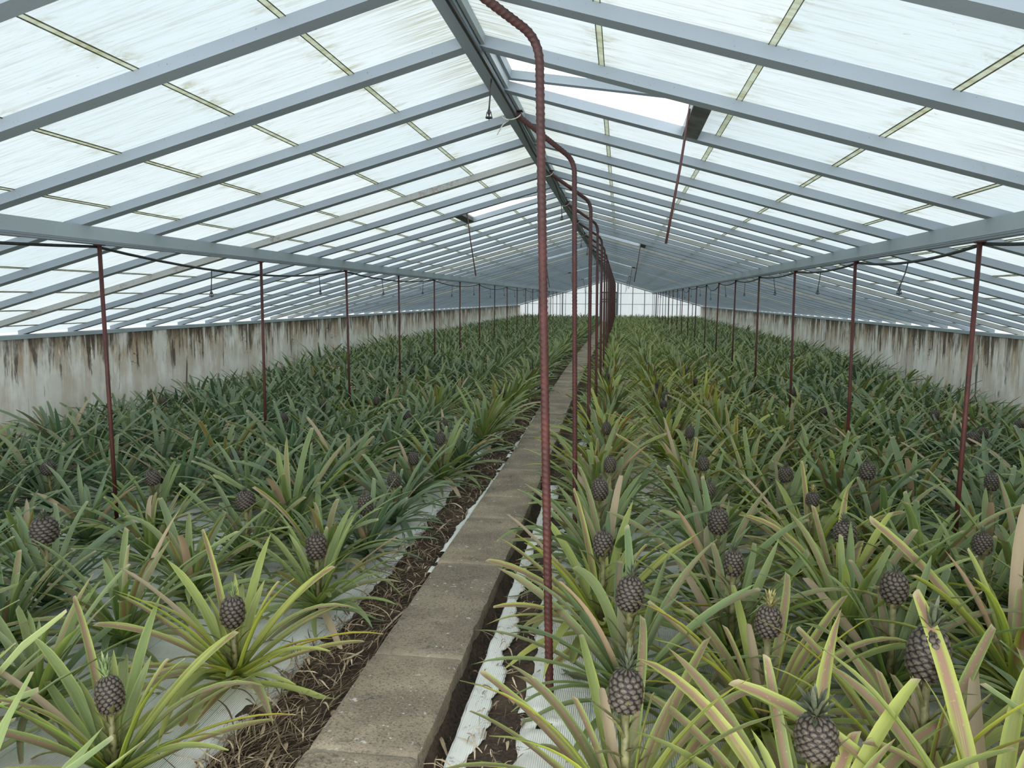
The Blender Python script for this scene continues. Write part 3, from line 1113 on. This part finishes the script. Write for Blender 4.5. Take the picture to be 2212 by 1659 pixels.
def fruit_mesh(seed, rw=.058, hh=.064, rows=9, cols=11, nu=132, nv=84, mat=None):
    """barrel with spirals of raised hexagonal eyes, each with a small pointed bract"""
    rg = random.Random(seed)
    th = np.linspace(0, 2 * np.pi, nu + 1)[:-1]
    tv = np.linspace(0.0, 1.0, nv + 1)
    TH, TV = np.meshgrid(th, tv)
    ph = (TV - .5) * 2                                    # -1..1
    prof = (1 - np.abs(ph) ** 2.7) ** .5
    prof = np.maximum(prof, .16)
    prof *= (1 - .06 * ph)
    row = TV * rows * 1.08
    rid = np.floor(row)
    best = np.full(TH.shape, 9.0)
    for dr_ in (-1, 0, 1):
        rr = rid + dr_
        col = TH / (2 * np.pi) * cols - .5 * (rr % 2) - .12 * rr
        fx = (col - np.floor(col)) - .5
        fy = (row - (rr + .5))
        dd = np.sqrt((fx * 1.10) ** 2 + (fy * .84) ** 2)
        # hexagonal metric
        hx_ = np.maximum(np.abs(fx) * 1.1, (np.abs(fx) * .55 + np.abs(fy) * .84))
        dd = .5 * dd + .5 * hx_
        best = np.minimum(best, dd)
    eye = np.clip(1 - best / .56, 0, 1)
    dome = np.sqrt(np.clip(eye * 1.5, 0, 1))
    bumpv = .0065 * dome * np.clip(prof * 1.3, 0, 1)
    r = rw * prof * .93 + bumpv
    X = r * np.cos(TH); Y = r * np.sin(TH)
    Z = hh * ph + .004 * dome * ph
    V = np.stack([X, Y, Z], -1).reshape(-1, 3)
    e = eye.reshape(-1)
    F_ = []
    i, j = np.meshgrid(np.arange(nv), np.arange(nu), indexing='ij')
    j2 = (j + 1) % nu
    F_ = np.stack([i * nu + j, i * nu + j2, (i + 1) * nu + j2, (i + 1) * nu + j], -1).reshape(-1, 4)
    Vl = [V]; El = [e]; n0 = len(V)
    FF = [F_]
    # bracts
    for rr in range(0, rows + 1):
        v = (rr + .5) / (rows * 1.08)
        if v > .98: continue
        p_ = (v - .5) * 2
        pr = max(.16, (1 - abs(p_) ** 2.7) ** .5) * (1 - .06 * p_)
        rad_ = rw * pr * .93 + .0058
        for c in range(cols):
            a = (c + .5 + .5 * (rr % 2) + .12 * rr) / cols * 2 * np.pi
            ca, sa = math.cos(a), math.sin(a)
            o_ = np.array([rad_ * ca, rad_ * sa, hh * p_ - .004])
            lt = np.array([-sa, ca, 0]); up = np.array([0, 0, 1.0]); out_ = np.array([ca, sa, 0])
            wv, L_ = .0042, .0085 * rg.uniform(.7, 1.2)
            q = np.array([o_ - lt * wv, o_ + out_ * .0035 - up * .0015, o_ + lt * wv, o_ + out_ * .0030 + up * L_])
            Vl.append(q); El.append(np.full(4, .30 + .25 * rg.random()))
            FF.append(np.array([[n0, n0 + 1, n0 + 3, n0 + 3], [n0 + 1, n0 + 2, n0 + 3, n0 + 3]]))
            n0 += 4
    V = np.concatenate(Vl); e = np.concatenate(El)
    quads = FF[0]
    tris = [tuple(int(x) for x in t[:3]) for b in FF[1:] for t in b]
    faces = [tuple(int(x) for x in q) for q in quads] + tris
    faces.append(tuple(range(nu))[::-1]); faces.append(tuple(nv * nu + k_ for k_ in range(nu)))
    return mesh('fruit', V, faces, mat or FRUIT, True, attrs={'eye': e})


def crown_mesh(seed, H=.07, n=26, mat=None, spread=1.0):
    rg = random.Random(seed)
    vs, fs = [], []
    n0 = 0
    gf = grid_faces(5, 2)
    for i in range(n):
        s = i / (n - 1)
        az = i * 2.4
        L = H * rg.uniform(.75, 1.1) * (1.0 - .45 * s)
        e0 = R(88 - 78 * s * spread)
        V, U = leaf_arrays(rg, L, .013 * (1 - .2 * s), e0, R(rg.uniform(-10, 35)), az, 0, False, 5, 2, (.009 * math.cos(az), .009 * math.sin(az), .012 * (1 - s)))
        vs.append(V); fs.append(gf + n0); n0 += len(V)
    return mesh('crown', np.concatenate(vs), np.concatenate(fs), mat or CROWN, True)


def stalk_mesh(seed, H):
    rg = random.Random(seed)
    mb = MB()
    mb.tube([(0, 0, 0), (.004, 0, H * .5), (0, 0, H)], lambda i, p: (.019, .0145, .013)[i], 12)
    vs, fs = list(mb.v), list(mb.f)
    for i in range(16):
        az = i * 2.4 + rg.random()
        z = H * (.22 + .048 * i)
        V, U = leaf_arrays(rg, rg.uniform(.07, .16), .021, R(rg.uniform(35, 75)), R(rg.uniform(0, 60)), az, 0, False, 4, 2, (.011 * math.cos(az), .011 * math.sin(az), z))
        n0 = len(vs)
        vs += [tuple(x) for x in V]
        fs += [tuple(int(x) + n0 for x in q) for q in grid_faces(4, 2)]
    return mesh('stalk', vs, fs, STALK, True)


HERO = {}
for key, mat, yel, red in (('Y', LEAF_Y, .55, .55), ('G', LEAF_G, .45, .28), ('B', LEAF_B, .40, .12)):
    HERO[key] = [foliage_mesh(mat, seed=100 + 7 * i + ord(key), N=44, yel=yel, red=red, nseg=10, nac=4,
                              Lr=(.54, .76) if key == 'Y' else (.50, .70), w=.051 if key == 'Y' else .046) for i in range(6)]
FRUITY = {}
for key, mat, yel, red in (('Y', LEAF_Y, .55, .6), ('G', LEAF_G, .45, .28), ('B', LEAF_B, .40, .12)):
    FRUITY[key] = [foliage_mesh(mat, seed=300 + 7 * i + ord(key), N=44, yel=yel, red=red, nseg=10, nac=4, clear=True,
                                Lr=(.54, .74) if key == 'Y' else (.50, .68), w=.051 if key == 'Y' else .046) for i in range(5)]
MID = {}
for key, mat, yel, red in (('Y', LEAF_Y, .55, .40), ('G', LEAF_G, .45, .28), ('B', LEAF_B, .40, .12)):
    MID[key] = [foliage_mesh(mat, seed=500 + 7 * i + ord(key), N=44, yel=yel, red=red, nseg=6, nac=2, Lr=(.46, .66), w=.045) for i in range(5)]
FR = [fruit_mesh(i, cols=11 + i % 2, rows=8 + i % 3) for i in range(3)]
FRS = [fruit_mesh(9, nu=66, nv=42, cols=10, rows=8)]
CR = [crown_mesh(i) for i in range(3)]
CRY = crown_mesh(8, mat=CROWN_Y, spread=.8)
ST = {}


def stalk_for(h):
    k_ = round(h, 2)
    if k_ not in ST: ST[k_] = stalk_mesh(int(k_ * 100), k_)
    return ST[k_]


def plant(x, y, kind, rz, scale, label, group, near=True, fruit=None):
    """fruit = (centre height, width, height, crown mesh, crown scale)"""
    z = -.068 + gz(y)
    root = empty('pineapple_plant', (x, y, z), rz)
    root.scale = (scale, scale, scale)
    pool = (FRUITY if (near and fruit) or y < 2.1 else HERO if near else MID)[kind]
    obj('leaves', random.choice(pool), root)
    if fruit:
        fz, fw, fh, cm, cs = fruit
        fz = (fz - z) / scale
        st = obj('stalk', stalk_for(max(.1, fz - fh / 2 / scale + .004)), root)
        f = obj('fruit', random.choice(FR) if near else FRS[0], root)
        f.location = (0, 0, fz)
        f.rotation_euler = (random.uniform(-.12, .12), random.uniform(-.12, .12), random.uniform(0, 6))
        f.scale = (fw / .132 / scale, fw / .132 / scale, fh / .140 / scale)
        c = obj('crown', cm, f)
        c.location = (0, 0, .060)
        c.scale = (cs, cs, cs)
    tag(root, label, 'plant', group)
    return root


# fruiting plants placed one by one: side, x, y, kind, fruit height, width, height, crown, crown scale, label
H_ = [
 ('R', .043, 2.197, 'Y', .42, .118, .145, 0, 1.0, 'yellow-green pineapple plant, fruit on reddish stalk, nearest in the row beside the bars'),
 ('R', .554, 2.029, 'Y', .42, .125, .140, 1, 1.3, 'pineapple plant with red-striped leaves and tall-crowned fruit at the bottom edge'),
 ('R', .98, 2.42, 'Y', .50, .140, .185, 0, 1.0, 'pineapple plant with the largest tall dark fruit, near the right edge'),
 ('R', .065, 2.967, 'G', .42, .122, .155, 2, .8, 'pineapple plant with rounded dark fruit, second in the row beside the bars'),
 ('R', -.057, 3.58, 'Y', .42, .108, .135, 0, .5, 'pineapple plant with fruit between pale cut leaves, third beside the bars'),
 ('R', -.10, 4.55, 'G', .44, .112, .150, 1, .5, 'pineapple plant with near-black oval fruit standing clear, beside the second bar'),
 ('R', -.047, 5.35, 'G', .42, .10, .13, 1, .6, 'pineapple plant with small dark fruit just behind the black oval fruit'),
 ('R', -.10, 6.87, 'G', .42, .10, .13, 1, .6, 'pineapple plant with small fruit beside the third bar'),
 ('R', .567, 2.78, 'Y', .42, .105, .135, 3, 1.0, 'pineapple plant whose dark fruit has a yellowish crown, second row right of the bars'),
 ('R', 1.15, 3.209, 'G', .42, .118, .150, 0, .6, 'pineapple plant with round fruit on a pale stalk, third row right of the bars'),
 ('R', .531, 3.40, 'G', .42, .098, .13, 2, .7, 'pineapple plant with small dark fruit tucked below a broad leaf, second row'),
 ('R', .54, 4.02, 'G', .43, .120, .155, 1, .5, 'pineapple plant with tall dark fruit half hidden by one striped leaf'),
 ('R', 1.163, 3.95, 'Y', .42, .125, .125, 0, .8, 'yellowish pineapple plant with a broad squat fruit, third row right of the bars'),
 ('R', 1.159, 4.60, 'Y', .42, .087, .10, 3, 1.0, 'bright yellow-green pineapple plant with small orange-tinged fruit'),
 ('R', .575, 4.75, 'G', .42, .085, .10, 0, .6, 'pineapple plant with tiny fruit low among leaves, second row right of the bars'),
 ('R', .62, 5.50, 'G', .42, .09, .115, 1, .6, 'pineapple plant with small dark fruit behind the tiny-fruited one, second row'),
 ('R', 1.777, 3.869, 'G', .42, .10, .12, 0, .6, 'pineapple plant with dark fruit peeping between crossing leaves near the right edge'),
 ('R', 1.726, 5.45, 'B', .42, .120, .13, 1, .6, 'blue-green pineapple plant with a wide dark fruit, fourth row right of the bars'),
 ('R', 2.438, 5.25, 'B', .42, .095, .13, 0, .6, 'blue-green pineapple plant with dark fruit right of the nearest right post'),
 ('R', 3.05, 6.95, 'B', .42, .12, .12, 0, .6, 'blue-green pineapple plant with fruit beyond the nearest right post'),
 ('R', 1.139, 5.25, 'G', .42, .105, .12, 2, .7, 'pineapple plant with grey fruit, third row from the bars, beyond the orange-tinged one'),
 ('R', .64, 6.80, 'G', .42, .09, .12, 2, .6, 'pineapple plant with a small far fruit, second row right of the bars'),
 ('R', .578, 9.30, 'Y', .42, .11, .13, 2, .6, 'yellow-green pineapple plant with dark fruit far along the second row'),
 ('L', -1.667, 2.187, 'Y', .27, .098, .135, 4, 1.05, 'pineapple plant with small brown fruit and upright green crown, lower left corner'),
 ('L', -1.600, 2.88, 'Y', .27, .112, .150, 4, .8, 'sprawling pineapple plant with fruit, outer leaves lying on the white mat'),
 ('L', -1.55, 3.66, 'G', .30, .120, .150, 0, .6, 'pineapple plant with dark greenish fruit leaning over the mat edge, left bed'),
 ('L', -1.582, 4.53, 'B', .28, .105, .155, 0, .5, 'dark green pineapple plant with tall fruit beside the litter strip, left bed'),
 ('L', -3.20, 4.75, 'G', .34, .115, .115, 0, .6, 'pineapple plant with round fruit near the foot of the nearest left post'),
 ('L', -2.95, 3.45, 'B', .38, .150, .150, 0, .6, 'greyish pineapple plant with wide dark fruit near the left edge'),
 ('L', -2.25, 4.25, 'G', .36, .130, .120, 0, .6, 'pineapple plant with fruit hidden among leaves beside a dead pink leaf'),
 ('L', -1.66, 5.94, 'B', .28, .095, .12, 0, .5, 'dark pineapple plant with small fruit, fifth along the left bed edge'),
 ('L', -1.60, 5.20, 'B', .28, .105, .11, 1, .5, 'dark pineapple plant with squat fruit, fourth along the left bed edge'),
 ('L', -1.75, 7.42, 'B', .30, .095, .14, 1, .5, 'dark pineapple plant with small tall fruit farther along the left bed edge'),
 ('L', -3.10, 5.70, 'B', .30, .105, .10, 1, .5, 'blue-green pineapple plant with fruit right of the nearest left post'),
 ('L', -4.25, 5.05, 'B', .30, .115, .12, 1, .5, 'blue-green pineapple plant with fruit left of the nearest left post'),
]
CR4 = crown_mesh(12, H=.085, n=18, mat=mat_simple('fresh_green_crown_leaf', (.20, .27, .11), .5, .3, 60), spread=.45)
crowns = [CR[0], CR[1], CR[2], CRY, CR4]

# camera (needed to know which plants show largest)
F_PX = 1632.04
PITCH, YAW, ROLL = -0.11340, -0.1409, 0.0063
CAMZ = 1.6
PITCH_V, YAW_V, ROLL_V = PITCH, YAW, ROLL
fwd = Vector((math.sin(YAW) * math.cos(PITCH), math.cos(YAW) * math.cos(PITCH), math.sin(PITCH)))
rgt = Vector((math.cos(YAW), -math.sin(YAW), 0))
up = rgt.cross(fwd)
rr_ = rgt * math.cos(ROLL) + up * math.sin(ROLL)
uu_ = -rgt * math.sin(ROLL) + up * math.cos(ROLL)
cam = bpy.data.cameras.new('camera')
cam.sensor_width = 36; cam.lens = F_PX * 36 / 2212
cam.clip_start = .02; cam.clip_end = 300
co = link(bpy.data.objects.new('camera', cam))
co.matrix_world = Matrix(((rr_.x, uu_.x, -fwd.x, 0), (rr_.y, uu_.y, -fwd.y, 0), (rr_.z, uu_.z, -fwd.z, CAMZ), (0, 0, 0, 1)))
SC.camera = co


def project(x, y, z):
    d = Vector((x, y, z - CAMZ))
    k_ = d.dot(fwd)
    if k_ < .1: return None
    return 1106 + F_PX * d.dot(rr_) / k_, 829.5 - F_PX * d.dot(uu_) / k_, k_


rows_r = [-.02 + .555 * i for i in range(9)]
rows_l = [-1.66 - .595 * i for i in range(8)]
grid = []
rg = random.Random(21)
for side, rows in (('R', rows_r), ('L', rows_l)):
    for ri, x in enumerate(rows):
        y = (1.98 if side == 'R' and ri < 3 else 1.35) + rg.uniform(0, .3)
        pi_ = 0
        while y < 47.7:
            gx, gy = x + rg.uniform(-.06, .06), y + rg.uniform(-.06, .06)
            if ri == 0 and y > 5.6: gx += .15 if side == 'L' else -.10
            gx = min(4.46, max(-5.86, gx))
            y += .54 if side == 'R' else .56
            if any(h[0] == side and math.hypot(h[1] - gx, h[2] - gy) < .34 for h in H_): continue
            if side == 'R' and ri == 0 and gy < 3.9: continue
            if any(abs(gy - py) < .12 and abs(gx - (XR + s_ * (A + .03))) < .12 for py in POST_Y for s_ in (-1, 1)): gx += .16
            grid.append([side, ri, gx, gy])
cand = []
for g_ in grid:
    p_ = project(g_[2], g_[3], .35)
    ok = p_ is not None and -90 < p_[0] < 2302 and p_[1] < 1659 + 260
    cand.append((p_[2] if ok else 1e9, g_))
cand.sort(key=lambda c: c[0])
NIND = 300 - len(H_)
ind = [c for c in cand[:NIND] if c[0] < 1e8]
rest = [c[1] for c in cand[NIND:]] + [c[1] for c in cand[:NIND] if c[0] >= 1e8]


def kind_for(side, ri, x, y, rg):
    q = rg.random()
    if side == 'R':
        if y < 3.3: return 'Y' if q < .75 else 'G'
        if ri <= 2: return 'Y' if q < .38 else 'G'
        if ri <= 4: return 'G' if q < .75 else 'B'
        return 'B' if q < .6 else 'G'
    if y < 3.0: return 'Y' if q < .75 else 'G'
    if y < 4.2: return 'G' if q < .7 else 'B'
    if ri == 0: return 'G' if q < .65 else 'B'
    return 'B' if q < .82 else 'G'


for (side, x, y, kd, fz, fw, fh, ci, cs, lab) in H_:
    plant(x, y, kd, -math.atan2(x, y) + random.uniform(-.25, .25), random.uniform(.95, 1.05) * (.84 if side == 'L' else .97), lab,
          'fruiting pineapple plants', True, (fz, fw, fh, crowns[ci], cs))

CWORD = {'Y': 'yellow-green', 'G': 'mid green', 'B': 'blue-green'}
ROWW = ['first', 'second', 'third', 'fourth', 'fifth', 'sixth', 'seventh', 'eighth', 'ninth']
by_row = {}
for d_, g_ in ind: by_row.setdefault((g_[0], g_[1]), []).append(g_)
rg = random.Random(5)
for (side, ri), L_ in by_row.items():
    L_.sort(key=lambda g: g[3])
    for pi_, (sd, r_, x, y) in enumerate(L_):
        kd = kind_for(side, ri, x, y, rg)
        fr = None
        if y > 6.0 and rg.random() < .10:
            fr = (.36 if side == 'L' else .40, rg.uniform(.085, .11), rg.uniform(.11, .13), CR[0], .6)
        sname = 'left' if side == 'L' else 'right'
        posw = ORD[pi_] if pi_ < 21 else 'far'
        lab = '%s %s pineapple plant, %s bed, %s row from the path, %s from viewer' % (
            CWORD[kd], 'small-fruited' if fr else 'fruitless', sname, ROWW[ri], posw)
        plant(x, y, kd, rg.uniform(0, 6.28) if y > 2.1 else -math.atan2(x, y), rg.uniform(.88, 1.10) * (.84 if side == 'L' and y < 4.5 else .86 if x > 4.2 or x < -5.6 else 1.0), lab,
              'pineapple plants of the %s bed' % sname, y < 6.5, fr)

# the remaining distant plants: one object
LOW = {}
for ki, (key, yel, red) in enumerate((('Y', .75, .3), ('G', .5, .2), ('B', .15, .08))):
    LOW[key] = [foliage_arrays(seed=900 + i + 31 * ki, N=36, yel=yel, red=red, nseg=4, nac=2, Lr=(.44, .64), w=.045) for i in range(5)]
vs, fs, uvs, ts, n0 = [], [], [], [], 0
rg = random.Random(77)
for side, ri, x, y in rest:
    v, f, uv, t = rg.choice(LOW[kind_for(side, ri, x, y, rg)])
    a = rg.uniform(0, 6.28); s_ = rg.uniform(.88, 1.1)
    c, s = math.cos(a) * s_, math.sin(a) * s_
    V = np.stack([np.clip(v[:, 0] * c - v[:, 1] * s + x, -6.34, 4.92), v[:, 0] * s + v[:, 1] * c + y, v[:, 2] * s_ - .068 + gz(y)], 1)
    vs.append(V); fs.append(f + n0); uvs.append(uv); ts.append(t); n0 += len(V)
LEAF_F = mat_leaf('distant_leaf', (.066, .138, .070), (.33, .41, .105), .5)
o = obj('distant_pineapple_plants', mesh('distant_pineapple_plants', np.concatenate(vs), np.concatenate(fs), LEAF_F, True, np.concatenate(uvs), {'tint': np.concatenate(ts)}))
tag(o, 'dense mass of green pineapple plants filling the far ends of both beds', 'plants', kind='stuff')

# ------------------------------------------------------------------ overcast sky
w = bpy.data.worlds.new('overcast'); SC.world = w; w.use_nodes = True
nt = w.node_tree; nt.nodes.clear()
out = nt.nodes.new('ShaderNodeOutputWorld'); bg = nt.nodes.new('ShaderNodeBackground')
tc = nt.nodes.new('ShaderNodeTexCoord'); sx = nt.nodes.new('ShaderNodeSeparateXYZ')
mr = nt.nodes.new('ShaderNodeMapRange')
mr.inputs['From Min'].default_value = -.05; mr.inputs['From Max'].default_value = .9
mr.inputs['To Min'].default_value = .62; mr.inputs['To Max'].default_value = 1.12
nt.links.new(tc.outputs['Generated'], sx.inputs[0]); nt.links.new(sx.outputs['Z'], mr.inputs['Value'])
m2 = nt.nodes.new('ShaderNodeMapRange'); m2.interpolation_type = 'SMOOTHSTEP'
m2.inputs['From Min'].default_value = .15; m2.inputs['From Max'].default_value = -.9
m2.inputs['To Min'].default_value = 1.0; m2.inputs['To Max'].default_value = 4.6  # extra sky brightness behind the camera, added to lift interior and rafter faces
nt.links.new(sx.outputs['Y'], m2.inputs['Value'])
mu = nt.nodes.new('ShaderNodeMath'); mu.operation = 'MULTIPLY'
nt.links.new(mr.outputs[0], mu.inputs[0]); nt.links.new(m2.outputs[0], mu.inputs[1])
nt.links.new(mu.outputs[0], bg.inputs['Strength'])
bg.inputs['Color'].default_value = (.985, .995, 1.0, 1)
nt.links.new(bg.outputs[0], out.inputs[0])

SC.view_settings.view_transform = 'Standard'
SC.view_settings.look = 'None'
SC.view_settings.exposure = 1.0
SC.view_settings.gamma = 1
SC.view_settings.use_curve_mapping = False
